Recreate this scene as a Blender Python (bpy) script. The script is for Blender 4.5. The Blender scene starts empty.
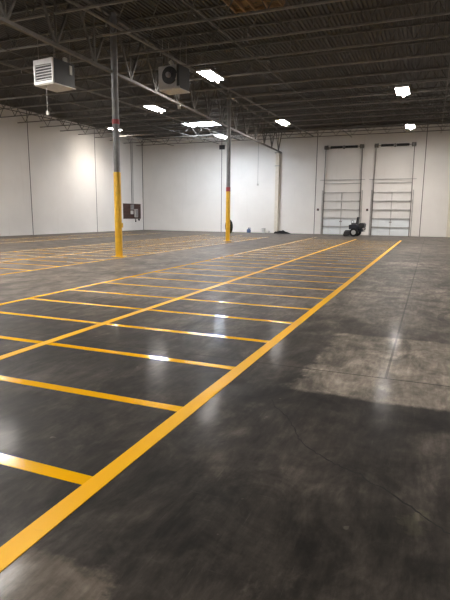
import bpy, bmesh, math, random
from mathutils import Vector, Matrix
random.seed(7)
S = bpy.context.scene
COL = S.collection
PI = math.pi

# ------------------------------------------------------------------ helpers
class MB:
    """collects shapes in one bmesh, then links them as ONE mesh object"""
    def __init__(self): self.bm = bmesh.new()
    def hexa(self, c):
        v = [self.bm.verts.new(p) for p in c]
        for f in ((0,3,2,1),(4,5,6,7),(0,1,5,4),(1,2,6,5),(2,3,7,6),(3,0,4,7)):
            self.bm.faces.new([v[i] for i in f])
        return self
    def box(self, x0, x1, y0, y1, z0, z1):
        return self.hexa([(x0,y0,z0),(x1,y0,z0),(x1,y1,z0),(x0,y1,z0),(x0,y0,z1),(x1,y0,z1),(x1,y1,z1),(x0,y1,z1)])
    def bar(self, a, b, w, h=None):
        """square bar from a to b"""
        h = h or w
        a, b = Vector(a), Vector(b); d = (b-a).normalized()
        up = Vector((0,0,1)) if abs(d.z) < .9 else Vector((0,1,0))
        s = d.cross(up).normalized()*(w/2); u = s.cross(d).normalized()*(h/2)
        return self.hexa([a-s-u, a+s-u, b+s-u, b-s-u, a-s+u, a+s+u, b+s+u, b-s+u])
    def tube(self, pts, r, n=10, caps=True):
        pts = [Vector(q) for q in pts]; rings = []
        rr = r if isinstance(r, (list, tuple)) else [r]*len(pts)
        prev = None
        for i, q in enumerate(pts):
            t = (pts[min(i+1,len(pts)-1)] - pts[max(i-1,0)]).normalized()
            ref = Vector((0,0,1)) if abs(t.z) < .9 else Vector((1,0,0))
            s = t.cross(ref).normalized()
            if prev is not None and s.dot(prev) < 0: s = -s
            prev = s
            u = s.cross(t)
            rings.append([self.bm.verts.new(q + (s*math.cos(2*PI*k/n)+u*math.sin(2*PI*k/n))*rr[i]) for k in range(n)])
        for a, b in zip(rings, rings[1:]):
            for k in range(n):
                self.bm.faces.new((a[k], a[(k+1)%n], b[(k+1)%n], b[k]))
        if caps:
            self.bm.faces.new(rings[0][::-1]); self.bm.faces.new(rings[-1])
        return self
    def lathe(self, prof, n=24, M=None):
        """profile (r, z) about local z"""
        M = M or Matrix()
        rings = []
        for r, z in prof:
            rings.append([self.bm.verts.new(M @ Vector((max(r,1e-4)*math.cos(2*PI*k/n), max(r,1e-4)*math.sin(2*PI*k/n), z))) for k in range(n)])
        for a, b in zip(rings, rings[1:]):
            for k in range(n): self.bm.faces.new((a[k], a[(k+1)%n], b[(k+1)%n], b[k]))
        self.bm.faces.new(rings[0][::-1]); self.bm.faces.new(rings[-1])
        return self
    def prism(self, outline, axis, a, b):
        """extrude a 2-D outline; axis 'y': outline in (x,z); axis 'x': outline in (y,z)"""
        f = (lambda u, v, t: (u, t, v)) if axis == 'y' else ((lambda u, v, t: (t, u, v)) if axis == 'x' else (lambda u, v, t: (u, v, t)))
        A = [self.bm.verts.new(f(u, v, a)) for u, v in outline]; B = [self.bm.verts.new(f(u, v, b)) for u, v in outline]
        n = len(A)
        self.bm.faces.new(A[::-1]); self.bm.faces.new(B)
        for k in range(n): self.bm.faces.new((A[k], A[(k+1)%n], B[(k+1)%n], B[k]))
        return self
    def build(self, name, mat, parent=None, smooth=False, bevel=0):
        bmesh.ops.recalc_face_normals(self.bm, faces=self.bm.faces)
        me = bpy.data.meshes.new(name); self.bm.to_mesh(me); self.bm.free()
        me.materials.append(mat)
        if smooth:
            for p in me.polygons: p.use_smooth = True
            me.set_sharp_from_angle(angle=math.radians(40))
        o = bpy.data.objects.new(name, me); COL.objects.link(o)
        if parent: o.parent = parent
        if bevel:
            m = o.modifiers.new('soft_edges', 'BEVEL'); m.width = bevel; m.segments = 2; m.limit_method = 'ANGLE'
        return o

def tag(o, label, cat, group=None, kind='thing'):
    o['label'] = label; o['category'] = cat; o['kind'] = kind
    if group: o['group'] = group
    return o
def thing(name, loc, label, cat, rz=0, group=None):
    o = bpy.data.objects.new(name, None); COL.objects.link(o)
    o.location = loc; o.rotation_euler = (0, 0, rz); o.empty_display_size = .1
    return tag(o, label, cat, group)
def struct(o): o['kind'] = 'structure'; return o
def copy_tree(o, loc, rz=None, label=None):
    c = o.copy(); COL.objects.link(c); c.location = loc
    if rz is not None: c.rotation_euler = (0, 0, rz)
    if label: c['label'] = label
    for ch in list(o.children):
        d = ch.copy(); COL.objects.link(d); d.parent = c
        for g in list(ch.children):
            e = g.copy(); COL.objects.link(e); e.parent = d
    return c
ORD = 'first second third fourth fifth sixth seventh eighth ninth tenth eleventh twelfth thirteenth fourteenth fifteenth sixteenth seventeenth eighteenth nineteenth twentieth'.split()
ORD += ['twenty-'+w for w in ORD[:9]]

# ------------------------------------------------------------------ materials
class N:
    def __init__(self, name):
        self.m = bpy.data.materials.new(name); self.m.use_nodes = True
        self.t = self.m.node_tree; self.b = self.t.nodes['Principled BSDF']; self._c = None
    def node(self, kind, **kw):
        n = self.t.nodes.new(kind)
        for k, v in kw.items(): setattr(n, k, v)
        return n
    def put(self, sock, v):
        if hasattr(v, 'is_output') or isinstance(v, bpy.types.NodeSocket): self.t.links.new(v, sock)
        else: sock.default_value = v
    @property
    def co(self):
        if self._c is None: self._c = self.node('ShaderNodeTexCoord').outputs['Object']
        return self._c
    def math(self, op, a, b=None, c=None, clamp=False):
        n = self.node('ShaderNodeMath', operation=op, use_clamp=clamp)
        for i, v in enumerate((a, b, c)):
            if v is not None: self.put(n.inputs[i], v)
        return n.outputs[0]
    def noise(self, scale, detail=4, rough=.55, stretch=None, rot=0, off=(0,0,0), dist=0):
        v = self.co
        if stretch or rot or off != (0,0,0):
            mp = self.node('ShaderNodeMapping'); self.put(mp.inputs['Vector'], v)
            mp.inputs['Location'].default_value = off
            mp.inputs['Rotation'].default_value = (0, 0, rot)
            mp.inputs['Scale'].default_value = stretch or (1,1,1); v = mp.outputs[0]
        n = self.node('ShaderNodeTexNoise'); self.put(n.inputs['Vector'], v)
        n.inputs['Scale'].default_value = scale; n.inputs['Detail'].default_value = detail
        n.inputs['Roughness'].default_value = rough; n.inputs['Distortion'].default_value = dist
        return n.outputs['Fac']
    def ramp(self, f, lo, hi, a=0., b=1.):
        n = self.node('ShaderNodeMapRange', interpolation_type='SMOOTHSTEP')
        self.put(n.inputs['Value'], f)
        for k, v in zip(('From Min','From Max','To Min','To Max'), (lo, hi, a, b)): self.put(n.inputs[k], v)
        return n.outputs['Result']
    def mix(self, f, a, b, mode='MIX'):
        n = self.node('ShaderNodeMix', data_type='RGBA', blend_type=mode)
        self.put(n.inputs[0], f)
        for s, v in ((n.inputs[6], a), (n.inputs[7], b)):
            if isinstance(v, tuple): v = (*v[:3], 1)
            self.put(s, v)
        return n.outputs[2]
    def xyz(self):
        n = self.node('ShaderNodeSeparateXYZ'); self.put(n.inputs[0], self.co); return n.outputs
    def out(self, col=None, rough=None, metal=None, bump=None, bstr=.2, bdist=.01, spec=None, coat=None):
        if col is not None: self.put(self.b.inputs['Base Color'], (*col[:3],1) if isinstance(col, tuple) else col)
        if rough is not None: self.put(self.b.inputs['Roughness'], rough)
        if metal is not None: self.put(self.b.inputs['Metallic'], metal)
        if spec is not None: self.put(self.b.inputs['Specular IOR Level'], spec)
        if coat is not None: self.put(self.b.inputs['Coat Weight'], coat)
        if bump is not None:
            n = self.node('ShaderNodeBump'); self.put(n.inputs['Height'], bump)
            n.inputs['Strength'].default_value = bstr; n.inputs['Distance'].default_value = bdist
            self.put(self.b.inputs['Normal'], n.outputs[0])
        return self.m

def simple(name, col, rough=.5, metal=0., var=.15, scale=6., spec=None):
    n = N(name); f = n.noise(scale, 4)
    c = n.mix(n.ramp(f, .3, .7), tuple(x*(1-var) for x in col), tuple(min(1, x*(1+var)) for x in col))
    return n.out(c, n.ramp(f, .2, .8, rough*.85, min(1, rough*1.15)), metal, spec=spec)

def wall_mat(name, base, warm):
    n = N(name)
    big = n.noise(.35, 4); fine = n.noise(9, 5)
    c = n.mix(n.ramp(big, .3, .7), base, warm)
    z = n.xyz()[2]
    scuff = n.math('MULTIPLY', n.ramp(n.noise(2.2, 6, .7, dist=1.2), .62, .74), n.ramp(z, 1.6, .1))
    c = n.mix(n.math('MULTIPLY', scuff, .45), c, (.3,.28,.26))
    drip = n.math('MULTIPLY', n.ramp(n.noise(3, 3, .6, stretch=(1,1,.06)), .6, .75), .12)
    c = n.mix(drip, c, (.5,.46,.40))
    return n.out(c, n.ramp(fine, .3, .7, .55, .75), bump=fine, bstr=.08, bdist=.004)

M = {}
M['wall'] = wall_mat('white_wall_paint', (.72,.69,.66), (.78,.75,.72))
M['door'] = wall_mat('door_paint', (.66,.645,.62), (.72,.70,.68))
M['door_new'] = wall_mat('door_paint_cool', (.70,.74,.76), (.76,.79,.81))
M['pilaster'] = simple('cream_steel_paint', (.66,.60,.52), .5, var=.05)
M['joint'] = simple('wall_joint_sealant', (.10,.09,.085), .8, var=.3, scale=3)
M['steel'] = simple('dark_roof_steel', (.105,.098,.09), .6, .0, var=.3, scale=3)
M['steel_light'] = simple('grey_primed_steel', (.19,.18,.166), .5, .0, var=.2, scale=3)
M['girder'] = simple('girder_steel', (.135,.127,.118), .65, .0, var=.2, scale=3)
M['deck'] = simple('roof_deck_steel', (.050,.046,.041), .6, .0, var=.25, scale=1.2)
M['column'] = simple('grey_column_paint', (.19,.195,.205), .45, var=.12)
M['sleeve'] = simple('yellow_column_paint', (.72,.42,.025), .38, var=.08)
M['red'] = simple('red_tag', (.35,.05,.06), .5)
M['heater_face'] = simple('white_enamel', (.75,.75,.76), .35, var=.05)
M['heater'] = simple('grey_heater_enamel', (.40,.40,.41), .45, var=.1)
M['heater_side'] = simple('dark_heater_steel', (.035,.035,.037), .45, var=.15)
M['galv'] = simple('galvanised_sheet', (.52,.50,.46), .42, .35, var=.12, scale=10)
M['black'] = simple('black_plastic', (.018,.018,.02), .45, var=.3)
M['rubber'] = simple('black_rubber', (.008,.008,.009), .8, var=.3, spec=.2)
M['brown_board'] = None
M['white_box'] = simple('pale_box_enamel', (.55,.53,.50), .45, var=.06)
M['grey_box'] = simple('grey_box_enamel', (.26,.25,.25), .45, var=.1)
M['conduit'] = simple('steel_conduit', (.30,.29,.28), .4, .4)
M['hardware'] = simple('dark_door_hardware', (.16,.15,.14), .5, .3, var=.2)
M['hardware_pale'] = simple('pale_door_hardware', (.42,.41,.40), .45, .3, var=.12)
M['spring'] = simple('black_spring_steel', (.03,.03,.03), .5, .4)
M['blue'] = simple('blue_plastic', (.05,.08,.16), .45)
M['bucket'] = simple('white_plastic', (.62,.62,.60), .4, var=.06)
M['navy'] = simple('navy_machine_paint', (.008,.011,.020), .4, var=.2)
M['hub'] = simple('pale_wheel_rim', (.42,.42,.42), .4, .2, var=.06)

n = N('plywood_backboard'); g = n.noise(3, 5, .6, stretch=(1, .15, 1.6), dist=.8)
M['brown_board'] = n.out(n.mix(n.ramp(g,.3,.7), (.030,.012,.009), (.075,.030,.020)), .55)
n = N('rough_lumber'); g = n.noise(5, 5, .6, stretch=(1, .12, 1), dist=.6)
M['lumber'] = n.out(n.mix(n.ramp(g,.3,.7), (.16,.09,.04), (.32,.2,.10)), .7)
n = N('plywood_patch'); g = n.noise(2.5, 5, .6, stretch=(1,.3,1), dist=1.2); k = n.noise(4, 3)
M['ply'] = n.out(n.mix(n.ramp(k,.52,.62), n.mix(n.ramp(g,.3,.7), (.10,.06,.03), (.24,.16,.08)), (.03,.035,.025)), .75)

# yellow floor paint: satin, slightly worn
n = N('yellow_floor_paint')
w = n.noise(7, 6, .65); w2 = n.noise(1.1, 4)
c = n.mix(n.ramp(w2, .3, .7), (.90,.455,.003), (.95,.51,.005))
c = n.mix(n.math('MULTIPLY', n.ramp(w, .60, .78), .15), c, (.55,.33,.05))
c = n.mix(n.math('MULTIPLY', n.ramp(n.noise(30, 3, .6), .68, .74), .2), c, (.10,.07,.03))
M['paint'] = n.out(c, n.ramp(n.noise(2.0, 4), .3, .7, .10, .17), spec=.55, bump=n.noise(60, 3), bstr=.03, bdist=.001)

n = N('worn_yellow_floor_paint')
w2 = n.noise(1.1, 4); w = n.noise(9, 5, .65)
c = n.mix(n.ramp(w2, .3, .7), (.90,.455,.004), (.95,.51,.006))
c = n.mix(n.math('MULTIPLY', n.ramp(w, .58, .76), .2), c, (.55,.33,.06))
c = n.mix(n.math('MULTIPLY', n.ramp(n.noise(30, 3, .6), .68, .74), .2), c, (.10,.07,.03))
M['paint_worn'] = n.out(c, n.ramp(w2, .3, .7, .34, .44), spec=.10, bump=n.noise(60, 3), bstr=.05, bdist=.002)

# polished, stained concrete floor
n = N('polished_concrete')
X, Y, Z = n.xyz()
blot = n.noise(.55, 6, .62, dist=.6); mid = n.noise(2.4, 6, .65, dist=.5); fine = n.noise(14, 5, .6)
wob = n.math('MULTIPLY', n.math('SUBTRACT', n.noise(3.2, 5, .7), .5), .55)
wob2 = n.math('MULTIPLY', n.math('SUBTRACT', n.noise(2.6, 5, .7, off=(7,3,0)), .5), .55)
Xw_ = n.math('ADD', X, wob); Yw_ = n.math('ADD', Y, wob2)
def band(v, a, b, s):  # 1 inside a..b with soft edge s
    lo = n.ramp(v, a-s, a+s); hi = n.ramp(v, b-s, b+s, 1., 0.)
    return n.math('MULTIPLY', lo, hi)
def rect(x0, x1, y0, y1, s=.06, wobble=True):
    return n.math('MULTIPLY', band(Xw_ if wobble else X, x0, x1, s), band(Yw_ if wobble else Y, y0, y1, s))
K = .53
k3 = lambda r, g, b: (r*K, g*K, b*K)
col = n.mix(n.ramp(blot, .28, .72), k3(.026,.022,.019), k3(.076,.065,.055))
col = n.mix(n.ramp(mid, .40, .72, 0, .6), col, k3(.125,.107,.090))
wisp = n.noise(1.8, 7, .72, stretch=(1.,.55,1), rot=.35, off=(11,4,0), dist=1.1)
col = n.mix(n.ramp(wisp, .50, .70, 0, .6), col, k3(.022,.019,.017))
col = n.mix(n.ramp(wisp, .46, .30, 0, .5), col, k3(.15,.128,.108))
# paler colour away from the camera paints in its grazing reflection and light
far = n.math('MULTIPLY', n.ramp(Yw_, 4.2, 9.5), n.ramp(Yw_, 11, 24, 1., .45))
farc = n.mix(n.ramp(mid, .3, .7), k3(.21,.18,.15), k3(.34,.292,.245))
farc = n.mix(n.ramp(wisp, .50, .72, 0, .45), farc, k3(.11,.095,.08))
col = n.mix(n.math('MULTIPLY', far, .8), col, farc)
# pale slabs and worn patches beside the striped bay
pale = n.mix(n.ramp(mid, .3, .72), k3(.32,.273,.224), k3(.48,.414,.342))
pale = n.mix(n.ramp(wisp, .52, .72, 0, .45), pale, k3(.15,.128,.107))
Xs = n.math('ADD', X, n.math('MULTIPLY', wob, 1.1)); Ys = n.math('ADD', Y, n.math('MULTIPLY', wob2, .40))
slab = n.math('MULTIPLY', n.ramp(Xs, -1.08, -.94), band(Ys, 4.06, 6.36, .05))
col = n.mix(n.math('MULTIPLY', slab, .9), col, pale)
for (x0, x1, y0, y1, a) in ((-1.35, 9, 9.7, 11.2, .6), (-1.25, 9, 15.5, 17.6, .45), (-1.2, 9, 22, 27, .12), (-5.9, -4.4, 12, 14, .2)):
    col = n.mix(n.math('MULTIPLY', rect(x0, x1, y0, y1, .12), a), col, pale)
col = n.mix(n.math('MULTIPLY', rect(-1.62, -1.12, 1.0, 1.53, .05), .7), col, k3(.20,.165,.13))
col = n.mix(n.math('MULTIPLY', rect(.02, .14, 2.36, 2.52, .03), .6), col, k3(.16,.145,.10))
# dark stains along the slab edge
dk = n.math('MULTIPLY', n.ramp(X, -1.35, -1.1), band(Ys, 3.72, 4.06, .06))
col = n.mix(n.math('MULTIPLY', dk, .6), col, k3(.022,.019,.017))
dk2 = n.math('MULTIPLY', n.ramp(n.noise(1.3, 5, .6, off=(3,9,0), dist=1.), .45, .72), n.ramp(Y, 6.5, 4.5))
col = n.mix(n.math('MULTIPLY', dk2, .45), col, k3(.022,.019,.017))
# fine scratches and trowel arcs
scr = n.noise(5, 5, .7, stretch=(9, .5, 1), rot=.45); scr2 = n.noise(4, 5, .7, stretch=(.6, 8, 1), rot=-.35)
sc = n.math('MAXIMUM', n.ramp(scr, .60, .78), n.ramp(scr2, .62, .80))
col = n.mix(n.math('MULTIPLY', sc, .35), col, k3(.20,.175,.15))
# pale drops and specks
sp = n.ramp(n.noise(9, 2, .5, off=(1,5,0)), .74, .78)
col = n.mix(n.math('MULTIPLY', sp, .5), col, k3(.30,.26,.22))
# sawn joints
jt = None
for y0 in (-1., 4.70, 10.4, 16.1, 21.8, 27.5, 33.2):
    d = n.math('LESS_THAN', n.math('ABSOLUTE', n.math('SUBTRACT', Y, y0)), .009 if y0 < 8 else .014)
    jt = d if jt is None else n.math('MAXIMUM', jt, d)
jy = None
for x0 in (-.28, -5.35, -10.2, -15.3, 4.8, 9.9):
    d = n.math('LESS_THAN', n.math('ABSOLUTE', n.math('SUBTRACT', X, x0)), .012)
    jy = d if jy is None else n.math('MAXIMUM', jy, d)
jy = n.math('MULTIPLY', jy, n.math('GREATER_THAN', Y, 4.7))
J = n.math('MAXIMUM', jt, n.math('MULTIPLY', jy, .7))
col = n.mix(n.math('MULTIPLY', J, .8), col, (.006,.0055,.005))
# fine grit and trowel texture, as light and dark flecks
gr = n.noise(20, 5, .65, stretch=(1,.3,1), rot=-.25); gr2 = n.noise(2.6, 8, .68, stretch=(1,.6,1), rot=-.3, off=(5,2,0), dist=.9)
gr3 = n.noise(.9, 5, .6, off=(9,6,0), dist=.8); gr4 = n.noise(9, 6, .7, stretch=(1.6,.22,1), rot=-.42, off=(1,8,0))
gf = n.math('MULTIPLY', n.ramp(gr, .32, .68, .84, 1.16), n.ramp(gr2, .30, .70, .50, 1.55))
gf = n.math('MULTIPLY', gf, n.math('MULTIPLY', n.ramp(gr3, .30, .70, .68, 1.32), n.ramp(gr4, .35, .70, .86, 1.3)))
vm = n.node('ShaderNodeVectorMath', operation='SCALE'); n.put(vm.inputs[0], col); n.put(vm.inputs['Scale'], gf)
col = vm.outputs[0]
# curved tyre mark
rad = n.math('SQRT', n.math('ADD', n.math('POWER', n.math('SUBTRACT', X, .75), 2), n.math('POWER', n.math('MULTIPLY', n.math('SUBTRACT', Y, 8.05), .75), 2)))
arc = n.math('MULTIPLY', n.math('LESS_THAN', n.math('ABSOLUTE', n.math('SUBTRACT', rad, .5)), .045), n.math('LESS_THAN', X, .8))
col = n.mix(n.math('MULTIPLY', arc, .5), col, k3(.03,.027,.024))
pol = n.ramp(n.noise(1.5, 4, .55, off=(4,1,0)), .30, .70, .03, .115)
pol = n.math('MULTIPLY', pol, n.ramp(n.noise(7, 4, .65, stretch=(3,.6,1), rot=.5, off=(2,2,0)), .3, .7, .55, 1.))
rg = n.ramp(mid, .25, .75, .46, .56)
rg = n.math('ADD', rg, n.math('MULTIPLY', slab, .05))
h = n.math('MULTIPLY', fine, .4)
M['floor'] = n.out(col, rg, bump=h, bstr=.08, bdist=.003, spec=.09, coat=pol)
M['floor'].node_tree.nodes['Principled BSDF'].inputs['Coat Roughness'].default_value = .13

def emit(name, col, s):
    n = N(name); f = n.noise(8, 2)
    n.out((.8,.8,.8), .4)
    n.put(n.b.inputs['Emission Color'], n.mix(f, tuple(c*.97 for c in col), col))
    n.b.inputs['Emission Strength'].default_value = s
    return n.m
LAMP = 130.
BEAM = 170.
M['lamp'] = emit('lamp_diffuser', (1., .945, .885), LAMP)
M['lamp_cool'] = emit('cool_lamp_diffuser', (.80,.89,1.), LAMP*1.7)
M['lamp_dim'] = emit('dim_lamp_diffuser', (1., .90, .78), LAMP*.5)
M['sensor_glow'] = emit('sensor_lens', (1., .92, .78), 6.)  # the sensor is no lamp; its bright look is put in as glow
M['daylight'] = emit('skylight_dome', (.86, .93, 1.), 30.)

# ------------------------------------------------------------------ room
XL, XR, YB, YN = -25.4, 15.0, 41.4, -9.0
zj = lambda y: 6.93 + .0265*(y-13.8)          # joist bottom chord, the roof rises gently to the far wall
zd = lambda y: 8.25 + .014*(y-25)                    # underside of the deck
xg = lambda y: -10.2 - .0615*(y-14.89)        # girder line
zg = lambda y: 6.16 + .0175*(y-14.89)         # girder bottom chord

struct(MB().box(XL-.2, XR+.2, YN-.2, YB+.2, -.2, 0).build('floor', M['floor']))
struct(MB().box(XL-.2, XR+.2, YB, YB+.2, 0, 9.3).build('wall_back', M['wall']))
struct(MB().box(XL-.2, XL, YN, YB, 0, 9.3).build('wall_left', M['wall']))
struct(MB().box(XR, XR+.2, YN, YB, 0, 9.3).build('wall_right', M['wall']))
struct(MB().box(XL-.2, XR+.2, YN-.2, YN, 0, 9.3).build('wall_front', M['wall']))
# ribbed steel deck, ribs running towards the far wall
d = MB(); prof = []; x = XL
pitch, ht = .152, .05
while x < XR:
    prof += [(x, 0), (x+.07, 0), (x+.088, ht), (x+.134, ht)]; x += pitch
prof.append((x, 0)); prof = [(min(q[0], XR), q[1]) for q in prof]
va = [d.bm.verts.new((u, YN, zd(YN)+v)) for u, v in prof]; vb = [d.bm.verts.new((u, YB, zd(YB)+v)) for u, v in prof]
for k in range(len(va)-1): d.bm.faces.new((va[k], va[k+1], vb[k+1], vb[k]))
ta = [d.bm.verts.new((u, y, zd(y)+.2)) for u, y in ((XL, YN), (XR, YN), (XR, YB), (XL, YB))]
d.bm.faces.new(ta)
struct(d.build('ceiling', M['deck']))

# dark sealed joints between the tilt-up wall panels
tn = 0
def trim(mb, mat=None):
    global tn
    tn += 1
    return struct(mb.build('trim_%d' % tn, mat or M['joint']))
for xx in (-17.33, -8.93, -.70): trim(MB().box(xx-.025, xx+.025, YB-.012, YB-.002, .0, 8.3))
for yy in (26.95, 34.2, 20.0): trim(MB().box(XL+.002, XL+.012, yy-.025, yy+.025, .0, 8.3))
trim(MB().box(XL+.0, XL+.03, YB-.05, YB-.0, 0, 8.3))
# steel ledger angles carrying the deck along the walls
trim(MB().hexa([(XL+.001,YN,zd(YN)-.08),(XL+.12,YN,zd(YN)-.08),(XL+.12,YB,zd(YB)-.08),(XL+.001,YB,zd(YB)-.08),
                (XL+.001,YN,zd(YN)-.0),(XL+.12,YN,zd(YN)-.0),(XL+.12,YB,zd(YB)-.0),(XL+.001,YB,zd(YB)-.0)]), M['steel'])
trim(MB().box(XL+.13, XR, YB-.12, YB-.001, zd(YB)-.2, zd(YB)-.01), M['steel'])

# ------------------------------------------------------------------ overhead doors
def door(k, x0, x1):
    w = x1-x0; H = 3.38
    root = bpy.data.objects.new('door_%d' % k, None); COL.objects.link(root); root.location = (x0, YB, 0); struct(root)
    sec = 5; hs = H/sec
    for i in range(sec):
        z0 = .02+i*hs
        m = MB().box(.03, w-.03, -.07, -.02, z0, z0+hs-.012)
        for q in (.30, .62): m.box(.06, w-.06, -.078, -.068, z0+hs*q-.012, z0+hs*q+.012)     # pressed ribs
        s = m.build('door_panel', M['door_new'] if i < 2 else M['door'], root)
        if i < 2: s['label'] = 'cooler white lower panel'
        r = MB().box(.05, w-.05, -.15, -.072, z0+hs-.05, z0+hs-.015)
        r.box(.05, w-.05, -.155, -.14, z0+hs-.065, z0+hs-.03).build('strut', M['hardware_pale'], s)
        h = MB()
        for xx in (.09, w-.09): h.box(xx-.05, xx+.05, -.17, -.072, z0+hs-.11, z0+hs+.0); 
        h.tube([(w/2, -.095, z0+.03), (w/2, -.095, z0+hs-.06)], .03, 6)
        h.build('hinge', M['hardware_pale'], s)
    for xx, sx in ((-.0, 1), (w, -1)):
        t = MB().box(xx-.028, xx+.028, -.17, -.02, .0, 3.5)
        t.bar((xx, -.10, 3.45), (xx+sx*.03, -.12, 6.95), .05, .09)
        t.build('track', M['hardware'], root)
        bmp = MB().box(xx-.085, xx+.085, -.22, -.001, 6.76, 7.04).build('bearing_plate', M['hardware'], root)
        dr = MB().lathe([(.05,0),(.16,0),(.16,.12),(.05,.12)], 16, Matrix.Translation((xx+sx*.16-.06, -.17, 6.90)) @ Matrix.Rotation(PI/2, 4, 'Y')).build('cable_drum', M['hardware'], root, True)
    MB().tube([(-.12,-.17,6.90),(w+.12,-.17,6.90)], .022, 8).build('torsion_shaft', M['hardware'], root)
    for a, b in ((.40, w/2-.10), (w/2+.10, w-.40)):
        pts = [(a+(b-a)*i/14, -.17, 6.90) for i in range(15)]
        MB().tube(pts, [.10 if i % 2 else .088 for i in range(15)], 10).build('torsion_spring', M['spring'], root, True)
    MB().box(w/2-.06, w/2+.06, -.21, -.001, 6.76, 7.02).build('centre_bracket', M['hardware'], root)
    for z in (4.08, 4.36):
        MB().box(-.35 if z > 4.2 else -.02, w+(.28 if z > 4.2 else .02), -.10, -.04, z-.025, z+.025).build('cross_bar', M['hardware_pale'], root)
    trimm = MB()
    for xx in (-.16, w+.09): trimm.box(xx, xx+.07, -.035, -.001, 0, 3.55)
    trimm.build('door_jamb', M['hardware_pale'], root)
    MB().box(w/2-.09, w/2+.09, -.105, -.075, 1.02, 1.10).build('pull_handle', M['hardware'], root)
    return root
door(1, -8.22, -5.30); door(2, -4.33, -1.48)
for xx, lab in ((-8.66, 'small black push-button box on the wall beside the overhead door behind the mower'),
                (-4.72, 'small black push-button box on the wall strip between the two overhead doors')):
    t = thing('push_button_box', (xx, YB, 2.0), lab, 'switch box', group='push-button boxes by the overhead doors')
    MB().box(-.08, .08, -.10, -.001, -.09, .09).build('box_body', M['black'], t, bevel=.01)
    MB().tube([(0,-.10,.03),(0,-.13,.03)], .025, 10).build('button', M['red'], t)
    MB().tube([(0,-.10,-.04),(0,-.13,-.04)], .025, 10).build('button', M['grey_box'], t)

# ------------------------------------------------------------------ white posts against the far wall under the girders
def post(x, lab, wid, ztop):
    t = thing('wall_post', (x, YB-.14, 0), lab, 'wall post')
    MB().box(-wid/2, wid/2, -.13, .138, 0, ztop).build('post_shaft', M['pilaster'], t, bevel=.015)
    MB().box(-wid/2-.05, wid/2+.05, -.17, .138, 5.55, 5.62).build('strap', M['hardware_pale'], t)
    MB().box(-wid/2-.09, wid/2+.09, -.2, .138, ztop, ztop+.04).build('bearing_plate', M['steel_light'], t)
    return t
post(-12.18, 'cream steel post against the white far wall where the roof girder lands', .30, 6.62)
post(1.33, 'cream steel post on the far wall beyond the second overhead door', .30, 6.62)

# ------------------------------------------------------------------ roof girders and joists
def truss_parts(root, P, Q, d0, d1, n, cw, ww, kind='warren', mat=None, matb=None, ends=True):
    """P->Q bottom chord, top chord d0..d1 above"""
    mat = mat or M['steel']; matb = matb or mat
    P, Q = Vector(P), Vector(Q); up0, up1 = Vector((0,0,d0)), Vector((0,0,d1))
    MB().bar(P, Q, cw, cw*.8).build('bottom_chord', matb, root)
    MB().bar(P+up0, Q+up1, cw*1.15, cw*.8).build('top_chord', mat, root)
    w = MB()
    L = lambda t: P.lerp(Q, t); U = lambda t: P.lerp(Q, t) + up0.lerp(up1, t)
    for i in range(n):
        a, m, b = i/n, (i+.5)/n, (i+1)/n
        w.bar(U(a), L(m), ww); w.bar(L(m), U(b), ww)
        if kind == 'verticals':
            w.bar(L(m), U(m), ww*.7); 
    w.build('web', mat, root)

gl = ['dark roof girder in front of the first yellow column, running toward the camera',
      'dark roof girder spanning between the two yellow columns',
      'dark roof girder spanning from the farther yellow column to the cream wall post']
colY = (3.2, 14.89, 27.09, 41.1)
for k in range(3):
    y0, y1 = colY[k]+.16, colY[k+1]-.14
    P = (xg(y0), y0, zg(y0)); Q = (xg(y1), y1, zg(y1))
    t = thing('roof_girder', P, gl[k], 'roof girder', group='roof girders')
    q = Vector(Q)-Vector(P)
    truss_parts(t, (0,0,0), q, zd(y0)-.2-P[2], zd(y1)-.2-Q[2], 6, .11, .06, 'verticals', M['steel'], M['girder'])

XG2 = 2.6
def joist(y, xa, xb, lab):
    z = zj(y)
    t = thing('bar_joist', (xa, y, z), lab, 'roof joist', group='open-web joists under the roof deck')
    D = zd(y)-z-.035
    Lh = xb-xa; n = max(4, round(Lh/1.25))
    truss_parts(t, (0,0,0), (Lh,0,0), D, D, n, .062, .026, mat=M['steel'], matb=M['steel_light'])
    return t
ys = [13.8+2.03*k for k in range(-2, 14)]
nl = 0
for k, y in enumerate(ys):
    num = ORD[len(ys)-1-k]
    joist(y, XL+.13, xg(y)-.09, 'dark open-web joist from the side wall to the girder, %s from the far wall' % num)
    if y > 11:
        joist(y, xg(y)+.09, 6., 'dark open-web joist on the overhead-door side of the girder, %s from the far wall' % num)
# bridging angles tying the joists together
for (xx, lab) in ((-22.0, 'thin bridging bar under the joists close to the side wall'), (-17.6, 'thin bridging bar under the joists midway between side wall and girder'),
                  (-13.6, 'thin bridging bar under the joists just on the side-wall side of the girder'), (-6.2, 'thin bridging bar under the joists on the door side of the girder'),
                  (.25, 'thin bridging bar under the joists above the bare floor')):
    tag(MB().bar((xx, 9.0, zj(9)-.041), (xx, YB-.13, zj(YB)-.041), .035).build('bridging_bar', M['steel']), lab, 'bridging bar', 'bridging bars')
# sprinkler mains
for xx, lab in ((-9.25, 'dark sprinkler pipe running beside the girder on its door side'), (-15.6, 'dark sprinkler pipe hung under the joists between side wall and girder')):
    t = thing('sprinkler_pipe', (xx, 0, 0), lab, 'sprinkler pipe', group='sprinkler pipes')
    MB().tube([(0,8.5,zj(8.5)+.16),(0,YB-.2,zj(YB)+.16)], .045, 8).build('pipe_run', M['steel_light'], t, True)
    for j in range(9):
        y = 10+3.2*j; z = zj(y)+.16
        MB().tube([(0,y,z),(0,y,z-.1),(0,y,z-.14)], [.018,.018,.03], 6).build('sprinkler_head', M['conduit'], t)

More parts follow.
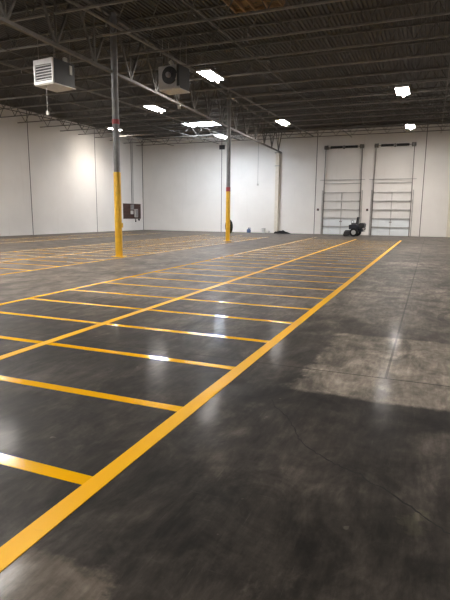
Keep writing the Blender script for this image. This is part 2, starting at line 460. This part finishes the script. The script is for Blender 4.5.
# ------------------------------------------------------------------ columns with yellow bases
def column(x, y, lab, zred, zy):
    t = thing('column', (x, y, 0), lab, 'column', group='steel columns')
    ztop = zg(y)+.0
    MB().tube([(0,0,zy),(0,0,zd(y)-.12)], .112, 20).build('column_shaft', M['column'], t, True)
    MB().tube([(0,0,.02),(0,0,zy-.02),(0,0,zy)], [.125,.125,.114], 20).build('yellow_base', M['sleeve'], t, True)['label'] = 'bright yellow painted lower length'
    MB().tube([(0,0,zred-(.075 if zred > 4 else .12)),(0,0,zred+(.075 if zred > 4 else .12))], .1275, 20).build('red_band', M['red'], t, True)
    MB().box(-.2,.2,-.2,.2,0,.02).build('base_plate', M['sleeve'], t)
    MB().box(-.16,.16,-.16,.16,zd(y)-.12,zd(y)-.09).build('cap_plate', M['steel'], t)
    return t
c1 = column(-10.16, 14.89, 'grey steel column with yellow base, the nearer and taller-looking of the two', 4.58, 2.92)
MB().box(.115,.165,-.05,.05,1.02,1.18).build('outlet_box', M['sleeve'], c1)
column(-10.92, 27.09, 'grey steel column with yellow base and red band, standing in front of the black tire', 2.95, 3.05)

# ------------------------------------------------------------------ ceiling lights
LY = []
def light_fixture():
    t = thing('ceiling_light', (0,0,0), 'x', 'ceiling light', group='rectangular high-bay ceiling lights')
    MB().box(-.30,.30,-.70,.70,.0,.07).build('housing', M['heater_face'], t, bevel=.01)
    MB().box(-.27,.27,-.67,.67,-.012,-.001).build('diffuser', M['lamp'], t)
    s = MB().box(-.05,.05,.70,.80,-.02,.05).build('sensor', M['heater_face'], t)
    MB().lathe([(.05,-.09),(.065,-.05),(.05,-.02)], 12, Matrix.Translation((0,.75,0))).build('sensor_lens', M['sensor_glow'], s, True)
    ld = bpy.data.lights.new('lamp_beam', 'AREA'); ld.shape = 'RECTANGLE'; ld.size = .5; ld.size_y = 1.3
    ld.energy = BEAM; ld.color = (1., .93, .86); ld.spread = math.radians(125)
    lo = bpy.data.objects.new('lamp_beam', ld); COL.objects.link(lo); lo.parent = t; lo.location = (0,0,-.02)
    for yy in (-.5,.5): MB().tube([(0,yy,.07),(0,yy,.42)], .006, 5).build('hanger', M['conduit'], t)
    return t
L0 = light_fixture()
spots = [(-8.55, 19.2, 'large white ceiling light beside the heater with the fan'),
         (-14.2, 24.5, 'white ceiling light between the two yellow columns, below the heater with the fan'),
         (-9.1, 31.7, 'white ceiling light over the cream wall post on the far wall'),
         (-1.6, 25.1, 'bright square-looking ceiling light high above the overhead doors'),
         (-1.7, 36.6, 'small bright ceiling light just above the second overhead door'),
         (-14.0, 12.6, 'ceiling light cut by the frame edge beside the louvred heater'),
         (-22.75, 33.08, 'ceiling light showing at both sides of the nearer yellow column'),
         (-15.3, 36.4, 'ceiling light low behind the last joist near the farther yellow column'),
         (-21.0, 18.4, None), (-8.4, 7.2, None), (4.9, 7.2, None), (-8.4, -4.5, None), (-1.6, -4.4, None), (-14, .8, None), (-20.7, 6.8, None), (4.9, 19.0, None), (4.9, 31.5, None), (10.5, 25, None), (10.5, 37, None), (10.5, 12, None)]  # unseen; all but the first here are added to brighten the floor
for i, (x, y, lab) in enumerate(spots):
    lab = lab or 'unseen white rectangular ceiling light outside the picture, helping to light the floor'
    loc = (x, y, 7.84 if i == 6 else zj(y)-.10)
    if i == 0: L0.location = loc; L0['label'] = lab
    else:
        c = copy_tree(L0, loc, None, lab)
        if i in (6, 7):                      # one dimmer fixture, one with cooler tubes
            dch = [q for q in c.children if q.name.startswith('diffuser')][0]
            dch.data = dch.data.copy(); dch.data.materials[0] = M['lamp_cool'] if i == 7 else M['lamp_dim']

# skylight dome over the far corner
t = thing('skylight', (-16.75, 36.0, zd(36)-.03), 'bright daylight skylight strip in the roof deck near the far corner', 'skylight', rz=0)
MB().box(-1.3,1.3,-.95,.95,-.03,.0).build('dome_panel', M['daylight'], t)
f = MB()
for a in ((-1.38,-1.3,-1.03,1.03),(1.3,1.38,-1.03,1.03),(-1.3,1.3,-1.03,-.95),(-1.3,1.3,.95,1.03)): f.box(*a,-.08,.02)
f.build('curb_frame', M['steel'], t)

# plywood patch and framing lumber under the deck
t = thing('plywood_roof_patch', (-5.35, 14.85, zd(14.85)-.27), 'brown plywood patch with lumber framing under the roof deck, at the top edge', 'roof patch')
sl = .014
MB().hexa([(-.78,-.85,-.05-.85*sl),(.80,-.85,-.05-.85*sl),(.80,.80,-.05+.8*sl),(-.78,.80,-.05+.8*sl),(-.78,-.85,-.02-.85*sl),(.80,-.85,-.02-.85*sl),(.80,.80,-.02+.8*sl),(-.78,.80,-.02+.8*sl)]).build('plywood_sheet', M['ply'], t)
for a in ((-.80,-.76,-.87,.82),(.78,.82,-.87,.82),(-.76,.78,-.89,-.85),(-.76,.78,.80,.84)):
    MB().box(*a, -.06, .265).build('curb_board', M['lumber'], t)
for xx in (-.74, -.45, -.12, .3, .74):
    MB().bar((xx,-.85,-.10-.85*sl),(xx,.8,-.10+.8*sl), .045, .09).build('nailer', M['lumber'], t)
MB().bar((-.78,.74,-.09),(.8,.74,-.09), .05, .08).build('nailer', M['lumber'], t)

# ------------------------------------------------------------------ unit heaters
def heater(loc, rz, lab, louvre_front, rod):
    """body along local y; the camera-side face is at -y"""
    t = thing('unit_heater', loc, lab, 'unit heater', rz, group='hanging unit heaters')
    w, h, dp = (.94, .84, 1.0) if louvre_front else (.86, .80, .70)
    MB().box(-w/2, w/2, .02, dp-.02, .03, h).build('casing', M['heater_side'], t, bevel=.012)
    MB().box(-w/2-.01, w/2+.01, 0, dp, 0, .03).build('bottom_pan', M['galv'], t)
    if louvre_front:
        f = MB()
        for b in ((-w/2,-w/2+.05,.03,h),(w/2-.05,w/2,.03,h),(-w/2+.05,w/2-.05,.03,.12),(-w/2+.05,w/2-.05,h-.17,h)): f.box(b[0],b[1],-.045,.018,b[2],b[3])
        f.build('front_frame', M['heater_face'], t, bevel=.006)
        MB().box(-w/2+.05, w/2-.05, .012, .018, .12, h-.17).build('dark_opening', M['black'], t)
        for i in range(6):
            z = .165+i*.093
            MB().hexa([(-w/2+.05,-.03,z-.014),(w/2-.05,-.03,z-.014),(w/2-.05,-.01,z+.010),(-w/2+.05,-.01,z+.010),
                       (-w/2+.05,-.036,z-.010),(w/2-.05,-.036,z-.010),(w/2-.05,-.016,z+.014),(-w/2+.05,-.016,z+.014)]).build('louver', M['heater_face'], t)
        MB().tube([(.1,.82,h),(.1,.82,h+.12)], .05, 10).build('flue_collar', M['galv'], t, True)
        MB().box(.34,.46,.55,.67,h+.0,h+.15).build('gas_valve', M['galv'], t, bevel=.01)
        MB().box(w/2, w/2+.03, .72, .84, .45, .75).build('wiring_box', M['galv'], t)
    else:
        MB().box(-w/2, w/2, -.03, .018, .03, h).build('rear_plate', M['heater'], t, bevel=.008)
        R = Matrix.Translation((.05,-.035,.46)) @ Matrix.Rotation(PI/2, 4, 'X')
        g = MB().lathe([(.25,-.005),(.29,-.005),(.29,.06),(.25,.06)], 28, R).build('fan_ring', M['black'], t, True)
        MB().lathe([(.001,-.004),(.25,-.004),(.25,.004),(.001,.004)], 28, R).build('fan_opening', M['black'], g, True)
        MB().lathe([(.001,.0),(.085,.0),(.09,.13),(.07,.17),(.001,.17)], 18, R).build('fan_motor', M['grey_box'], t, True)
        for k in range(4):
            b = MB(); a = k*PI/2+.5; cx, cz = .05, .46
            p = lambda r, q, yy: (cx+r*math.cos(a+q), yy, cz+r*math.sin(a+q))
            b.hexa([p(.08,-.2,-.05),p(.23,-.3,-.05),p(.24,.35,-.09),p(.08,.2,-.09),p(.08,-.2,-.056),p(.23,-.3,-.056),p(.24,.35,-.096),p(.08,.2,-.096)])
            b.build('fan_blade', M['heater'], g)
        MB().box(.20,.37,-.075,-.03,.30,.50).build('control_box', M['galv'], t, bevel=.008)
        MB().box(.36,.47,-.09,-.03,.08,h-.02).build('burner_box', M['heater_side'], t, bevel=.008)
        MB().tube([(0,.2,h),(0,.2,h+.1),(-.06,.15,h+.2)], .07, 12).build('flue_collar', M['galv'], t, True)
    for sx in (-1, 1):
        for yy in (.15, dp-.15):
            MB().tube([(sx*(w/2-.06),yy,h),(sx*(w/2-.06),yy,rod)], .008, 5).build('hanger_rod', M['conduit'], t)
    return t
heater((-12.86, 14.58, 5.93), -.12, 'louvred unit heater with a white front hanging under the joists beside the nearer column', True, 1.75)
heater((-8.88, 16.35, 5.84), -.08, 'grey unit heater showing its round fan, hanging beside the largest ceiling light', False, 1.75)
def drop(x, y, z0, z1, lab):
    t = thing('control_drop', (x, y, z1), lab, 'hanging control', group='hanging heater controls')
    MB().tube([(0,0,.12),(0,0,z0-z1)], .010, 5).build('drop_wire', M['conduit'], t)
    MB().box(-.05,.05,-.03,.03,0,.13).build('control_box', M['galv'], t, bevel=.008)
drop(-12.93, 14.75, 5.93, 4.95, 'small control box on a wire under the louvred heater')
drop(-8.78, 16.9, 5.86, 5.3, 'small control box on a wire under the heater with the fan')

# ------------------------------------------------------------------ wall equipment
t = thing('electrical_backboard', (XL, 39.35, 1.06), 'dark brown plywood board with grey boxes fixed to the side wall', 'backboard')
MB().box(.002,.03,-1.35,1.55,0,1.36).build('board', M['brown_board'], t)
MB().box(.03,.16,-.22,.20,.82,1.26).build('meter_box', M['grey_box'], t, bevel=.01)
MB().box(.03,.15,-.20,.12,.42,.74).build('switch_box', M['white_box'], t, bevel=.01)
MB().box(.03,.17,.42,.86,.14,.88).build('breaker_box', M['white_box'], t, bevel=.01)
MB().box(.17,.18,.46,.82,.18,.84).build('breaker_cover', M['grey_box'], t)
for yy, r in ((.02,.03),(.24,.022)):
    MB().tube([(.07,yy,1.26),(.07,yy,6.95)], r, 8).build('conduit', M['conduit'], t, True)
t = thing('coiled_cable', (XL, 39.95, .86), 'short black cable hanging below the brown backboard', 'cable')
MB().tube([(.03,.0,.19),(.05,.02,.05),(.06,.0,-.08)], [.02,.04,.07], 8).build('cable_loop', M['rubber'], t, True)
t = thing('alarm_bell', (XL, 40.55, .98), 'small black bell at the lower corner of the brown backboard', 'bell')
MB().lathe([(.02,0.001),(.11,.02),(.12,.05),(.06,.10),(.001,.11)], 16, Matrix.Rotation(PI/2, 4, 'Y')).build('bell_dome', M['rubber'], t, True)
t = thing('wall_speaker', (XL, 36.48, 7.55), 'small black horn on a bracket high on the side wall behind the nearer column', 'horn')
MB().bar((.001,0,.35),(.28,0,.35), .04).build('bracket', M['black'], t)
MB().tube([(.28,0,.36),(.28,0,.12)], .02, 6).build('stem', M['black'], t)
MB().lathe([(.04,0),(.08,.12),(.19,.28),(.19,.30)], 14, Matrix.Translation((.14,0,.08)) @ Matrix.Rotation(PI/2, 4, 'Y')).build('horn_bell', M['black'], t, True)
t = thing('exit_sign_box', (-17.29, YB, 7.13), 'small dark rectangular sign box high on the far wall beside the farther column', 'sign box')
MB().box(-.25,.25,-.12,-.001,0,.36).build('box_body', M['black'], t, bevel=.015)
t = thing('conduit_drop', (-13.95, YB, 4.0), 'thin conduit ending in a small box halfway down the far wall', 'conduit')
MB().tube([(0,-.03,.15),(0,-.03,3.7)], .014, 6).build('conduit', M['conduit'], t)
MB().box(-.07,.07,-.08,-.001,0,.17).build('outlet_box', M['galv'], t, bevel=.008)

# ------------------------------------------------------------------ things on the floor by the far wall
def tire(loc, rz, lab):
    t = thing('tire', loc, lab, 'tire', rz)
    R = .55; w = .15
    Mx = Matrix.Translation((0,0,R)) @ Matrix.Rotation(PI/2, 4, 'Y')
    m = MB(); n = 36
    prof = [(.33,-w*.7),(.40,-w),(.50,-w),(.555,-w*.75),(R,-w*.4),(R,w*.4),(.555,w*.75),(.50,w),(.40,w),(.33,w*.7)]
    rings = [[m.bm.verts.new(Mx @ Vector((r*math.cos(2*PI*k/n), r*math.sin(2*PI*k/n), z))) for k in range(n)] for r, z in prof]
    for i in range(len(rings)):
        a, b = rings[i], rings[(i+1) % len(rings)]
        for k in range(n): m.bm.faces.new((a[k], a[(k+1)%n], b[(k+1)%n], b[k]))
    m.build('tire_body', M['rubber'], t, True)
    MB().lathe([(.001,-.03),(.33,-.05),(.345,-.1),(.345,.1),(.33,.05),(.001,.03)], 28, Mx).build('wheel_disc', M['black'], t, True)
    return t
tire((-15.34, 38.3, 0), .75, 'large black tire standing behind the farther yellow column')

t = thing('blue_jug', (-14.52, 40.9, 0), 'small blue jug on the floor against the far wall', 'jug')
MB().lathe([(.16,0),(.18,.02),(.18,.24),(.12,.31),(.05,.34),(.05,.38)], 16).build('jug_body', M['blue'], t, True)
MB().lathe([(.06,.38),(.06,.43)], 12).build('cap', M['black'], t, True)
MB().tube([(.12,0,.31),(.19,0,.36),(.13,0,.41),(.05,0,.38)], .02, 6).build('handle', M['blue'], t, True)
t = thing('bucket', (-13.18, 40.9, 0), 'white plastic bucket on the floor between blue jug and cream post', 'bucket')
MB().lathe([(.13,0),(.14,.01),(.16,.36),(.175,.36),(.175,.33)], 18).build('bucket_body', M['bucket'], t, True)
MB().lathe([(.165,.361),(.18,.365),(.18,.385),(.10,.39)], 18).build('lid', M['grey_box'], t, True)
MB().tube([(.17*math.cos(a),-.18, .34-.16*math.sin(a)) for a in [PI*i/8 for i in range(9)]], .008, 5).build('handle', M['conduit'], t)
t = thing('paint_can', (-12.68, 40.9, 0), 'tiny pale can beside the cream post', 'can')
MB().lathe([(.08,0),(.085,.01),(.085,.17),(.09,.18)], 14).build('can_body', M['white_box'], t, True)
MB().lathe([(.075,.181),(.085,.185)], 14).build('lid', M['conduit'], t, True)
# heap of black sheeting beside the post
m = MB(); nx, ny = 22, 10
rows = []
for j in range(ny+1):
    r = []
    for i in range(nx+1):
        u, v = i/nx*2-1, j/ny*2-1
        e = max(0, 1-abs(u)**2.6)*max(0, 1-abs(v)**2.4)
        hgt = .005 + e**.5*(.21+.05*math.sin(5*u+1.2)+.03*math.sin(11*u+4*v)) * (1-.35*u)
        r.append(m.bm.verts.new((u*.68*(1+.04*math.sin(7*v)), v*.32*(1+.08*math.sin(9*u)), hgt)))
    rows.append(r)
for j in range(ny):
    for i in range(nx): m.bm.faces.new((rows[j][i], rows[j][i+1], rows[j+1][i+1], rows[j+1][i]))
bnd = [rows[0][i] for i in range(nx+1)] + [rows[j][nx] for j in range(1, ny+1)] + [rows[ny][i] for i in range(nx-1, -1, -1)] + [rows[j][0] for j in range(ny-1, 0, -1)]
low = [m.bm.verts.new((q.co.x, q.co.y, 0)) for q in bnd]
for k in range(len(bnd)): m.bm.faces.new((bnd[k], bnd[(k+1)%len(bnd)], low[(k+1)%len(low)], low[k]))
m.bm.faces.new(low[::-1])
o = m.build('black_tarp', M['rubber'], None, True); o.location = (-11.4, 40.5, 0)
tag(o, 'low heap of black sheeting on the floor at the foot of the cream post', 'tarp')

# zero-turn mower facing the cream post, in front of the first overhead door
t = thing('riding_mower', (-5.16, 38.4, 0), 'dark riding mower with pale wheel hub parked before the first overhead door', 'mower', -.12)
def wheel(name, x, y, R, w, hubr):
    Mx = Matrix.Translation((x, y, R)) @ Matrix.Rotation(PI/2, 4, 'X')
    o = MB().lathe([(hubr,-w/2),(R*.85,-w/2),(R,-w*.3),(R,w*.3),(R*.85,w/2),(hubr,w/2)], 24, Mx).build(name, M['rubber'], t, True)
    MB().lathe([(.02,-w/2-.02),(hubr*.6,-w/2-.015),(hubr,-w/2-.004),(hubr,w/2+.004),(hubr*.6,w/2+.015),(.02,w/2+.02)], 18, Mx).build('hub', M['hub'], o, True)
for yy in (-.45, .45): wheel('drive_wheel', .02, yy, .31, .26, .17)
for yy in (-.28, .28): wheel('caster_wheel', -.70, yy, .13, .10, .06)
MB().prism([(-.70,.07),(-.70,.34),(-.64,.40),(-.30,.40),(-.26,.32),(-.26,.07)], 'y', -.62, .62).build('mowing_deck', M['black'], t, bevel=.02)
MB().prism([(-.74,.42),(-.66,.46),(-.35,.46),(-.25,.55),(.45,.60),(.56,.50),(.56,.36),(-.3,.36)], 'y', -.26, .26).build('frame', M['navy'], t, bevel=.02)
MB().prism([(-.38,.52),(-.40,.84),(-.2,.90),(.15,.90),(.25,.80),(.28,.60)], 'y', -.46, .46).build('fender_body', M['navy'], t, bevel=.03)
MB().box(-.28,.16,-.26,.26,.90,1.0).build('seat_cushion', M['black'], t, bevel=.04)
MB().prism([(.06,.96),(.13,1.42),(.19,1.45),(.24,1.42),(.17,.96)], 'y', -.24, .24).build('seat_back', M['black'], t, bevel=.03)
MB().prism([(.28,.62),(.28,.90),(.38,1.0),(.62,1.02),(.72,.92),(.70,.70),(.56,.60)], 'y', -.32, .32).build('engine', M['black'], t, bevel=.03)
MB().tube([(.68,-.2,.66),(.78,-.2,.64),(.78,-.2,.56),(.68,-.2,.52)], .045, 8).build('muffler', M['hardware'], t, True)
MB().bar((.55,0,.40),(.68,0,.42), .5, .05).build('rear_bumper', M['black'], t)
for yy in (-.34,.34): MB().tube([(-.22,yy,.86),(-.24,yy,1.14),(-.32,yy*.5,1.2)], .018, 6).build('steering_lever', M['black'], t, True)
for yy in (-.28,.28): MB().bar((-.70,yy,.20),(-.66,yy*.8,.43), .05).build('caster_fork', M['black'], t)

# ------------------------------------------------------------------ painted floor lines
def stripe(a, b, w, z, name, lab, group, mat='paint'):
    a, b = Vector(a), Vector(b); d = (b-a).normalized(); s = Vector((-d.y, d.x))*w/2
    m = MB(); q = []
    L = (b-a).length; n = max(1, int(L/.5)); 
    rng = random.Random(hash((round(a.x,2), round(a.y,2))) & 0xffff)
    left, right = [], []
    for i in range(n+1):
        c = a.lerp(b, i/n); j = rng.uniform(-.003, .003)
        left.append(c + s*(1+j/w*2)); right.append(c - s*(1+j/w*2))
    top = [m.bm.verts.new((*p, z)) for p in left] + [m.bm.verts.new((*p, z)) for p in right[::-1]]
    bot = [m.bm.verts.new((v.co.x, v.co.y, 0.0002)) for v in top]
    N_ = len(top); K = n+1
    for i in range(n): m.bm.faces.new((top[i], top[i+1], top[N_-2-i], top[N_-1-i]))
    m.bm.faces.new(bot[::-1])
    for i in range(N_): m.bm.faces.new((top[i], bot[i], bot[(i+1)%N_], top[(i+1)%N_]))
    o = m.build(name, M[mat])
    # move the origin to the stripe itself
    return tag(o, lab, 'floor line', group)
# long lines (two ends each)
XA = lambda y: -1.635
XB = lambda y: -4.06 - .0125*(y-4)
XC = lambda y: -6.50 - .031*(y-6.5)
XD = lambda y: -9.62 - .032*(y-9)
XE = lambda y: -12.15 - .034*(y-12)
XF = lambda y: -14.85 - .036*(y-12)
XGl = lambda y: -19.25 - .036*(y-12)
XH = lambda y: -22.0 - .036*(y-12)
longs = [(XA, .4, 33.6, .118, 'broad yellow line with the stripes ending at it, beside the bare floor'),
         (XB, 1.2, 33.6, .105, 'long yellow line through the middle of the near striped bay, crossing every stripe'),
         (XC, 4.0, 35.2, .10, 'long yellow line closing the near striped bay on the aisle side'),
         (XD, 6.5, 33.4, .10, 'long yellow line just in front of both columns, edging the far striped bay'),
         (XE, 10., 35.0, .10, 'long yellow line through the middle of the bay behind the columns'),
         (XF, 12., 35.2, .10, 'long yellow line closing the bay behind the columns, on its side-wall side'),
         (XGl, 16.5, 35.2, .10, 'long yellow line edging the striped bay closest to the side wall'),
         (XH, 19., 35.2, .10, 'long yellow line in the bay closest to the side wall, nearer that wall')]
for f_, y0, y1, w, lab in longs:
    stripe((f_(y0), y0), (f_(y1), y1), w, .0042, 'painted_line', lab, 'long yellow floor lines', 'paint_worn' if f_ in (XA, XB) else 'paint')
y1s, stp = 2.115, 1.146
def crosses(fa, fb, k0, k1, what, grp):
    for i, k in enumerate(range(k0, k1)):
        y = y1s+stp*k
        stripe((fa(y), y), (fb(y)-(.05 if fb is XA else 0), y+.0), .098, .0028, 'painted_cross_stripe',
               'yellow cross stripe, %s from the near end, %s' % (ORD[i], what), grp)
crosses(XC, XA, 0, 27, 'in the bay ending at the broad line', 'yellow cross stripes of the near bay')
crosses(XF, XD, 6, 27, 'in the bay behind the columns', 'yellow cross stripes of the bay behind the columns')
crosses(XH, XGl, 14, 27, 'in the bay by the side wall', 'yellow cross stripes of the bay by the side wall')

# long crack across the near floor
pts = [(-1.10,3.75),(-1.03,3.61),(-.90,3.46),(-.82,3.33),(-.76,3.2),(-.71,3.11),(-.63,3.01),(-.55,2.95),(-.43,2.87),(-.36,2.84),(-.28,2.81),(-.2,2.73),(-.13,2.70),(-.08,2.65),(.04,2.55),(.12,2.47),(.2,2.40),(.33,2.27),(.5,2.16),(.7,2.1)]
m = MB(); rng = random.Random(3); lf, rt = [], []
fine_pts = []
for a, b in zip(pts, pts[1:]):
    for i in range(4):
        t_ = i/4; fine_pts.append((a[0]+(b[0]-a[0])*t_+rng.uniform(-.008,.008), a[1]+(b[1]-a[1])*t_+rng.uniform(-.008,.008)))
for i, q in enumerate(fine_pts):
    w = .003+rng.uniform(0,.0045)
    lf.append(m.bm.verts.new((q[0]+w*.4, q[1]+w, .0006))); rt.append(m.bm.verts.new((q[0]-w*.4, q[1]-w, .0006)))
for i in range(len(lf)-1): m.bm.faces.new((lf[i], lf[i+1], rt[i+1], rt[i]))
struct(m.build('floor_crack', simple('crack_grime', (.010,.009,.008), .9)))

# ------------------------------------------------------------------ world, camera, view
w = bpy.data.worlds.new('World'); S.world = w; w.use_nodes = True
w.node_tree.nodes['Background'].inputs[0].default_value = (.5,.6,.7,1); w.node_tree.nodes['Background'].inputs[1].default_value = .3

yaw, pit, roll, fpx, hc = 0.38732433, 0.17046861, 0.01017766, 494.688, 1.5
fw = Vector((-math.sin(yaw)*math.cos(pit), math.cos(yaw)*math.cos(pit), -math.sin(pit)))
r = Vector((math.cos(yaw), math.sin(yaw), 0)); u = r.cross(fw)
r2 = r*math.cos(roll)+u*math.sin(roll); u2 = -r*math.sin(roll)+u*math.cos(roll)
cd = bpy.data.cameras.new('camera'); cam = bpy.data.objects.new('camera', cd); COL.objects.link(cam)
cam.matrix_world = Matrix(((r2.x,u2.x,-fw.x,0),(r2.y,u2.y,-fw.y,0),(r2.z,u2.z,-fw.z,hc),(0,0,0,1)))
cd.sensor_fit = 'AUTO'; cd.sensor_width = 36; cd.lens = fpx/600*36; cd.clip_end = 200; cd.clip_start = .02
S.camera = cam
S.view_settings.view_transform = 'Standard'; S.view_settings.look = 'None'
S.view_settings.gamma = 1; S.view_settings.use_curve_mapping = False
S.view_settings.exposure = 0.12
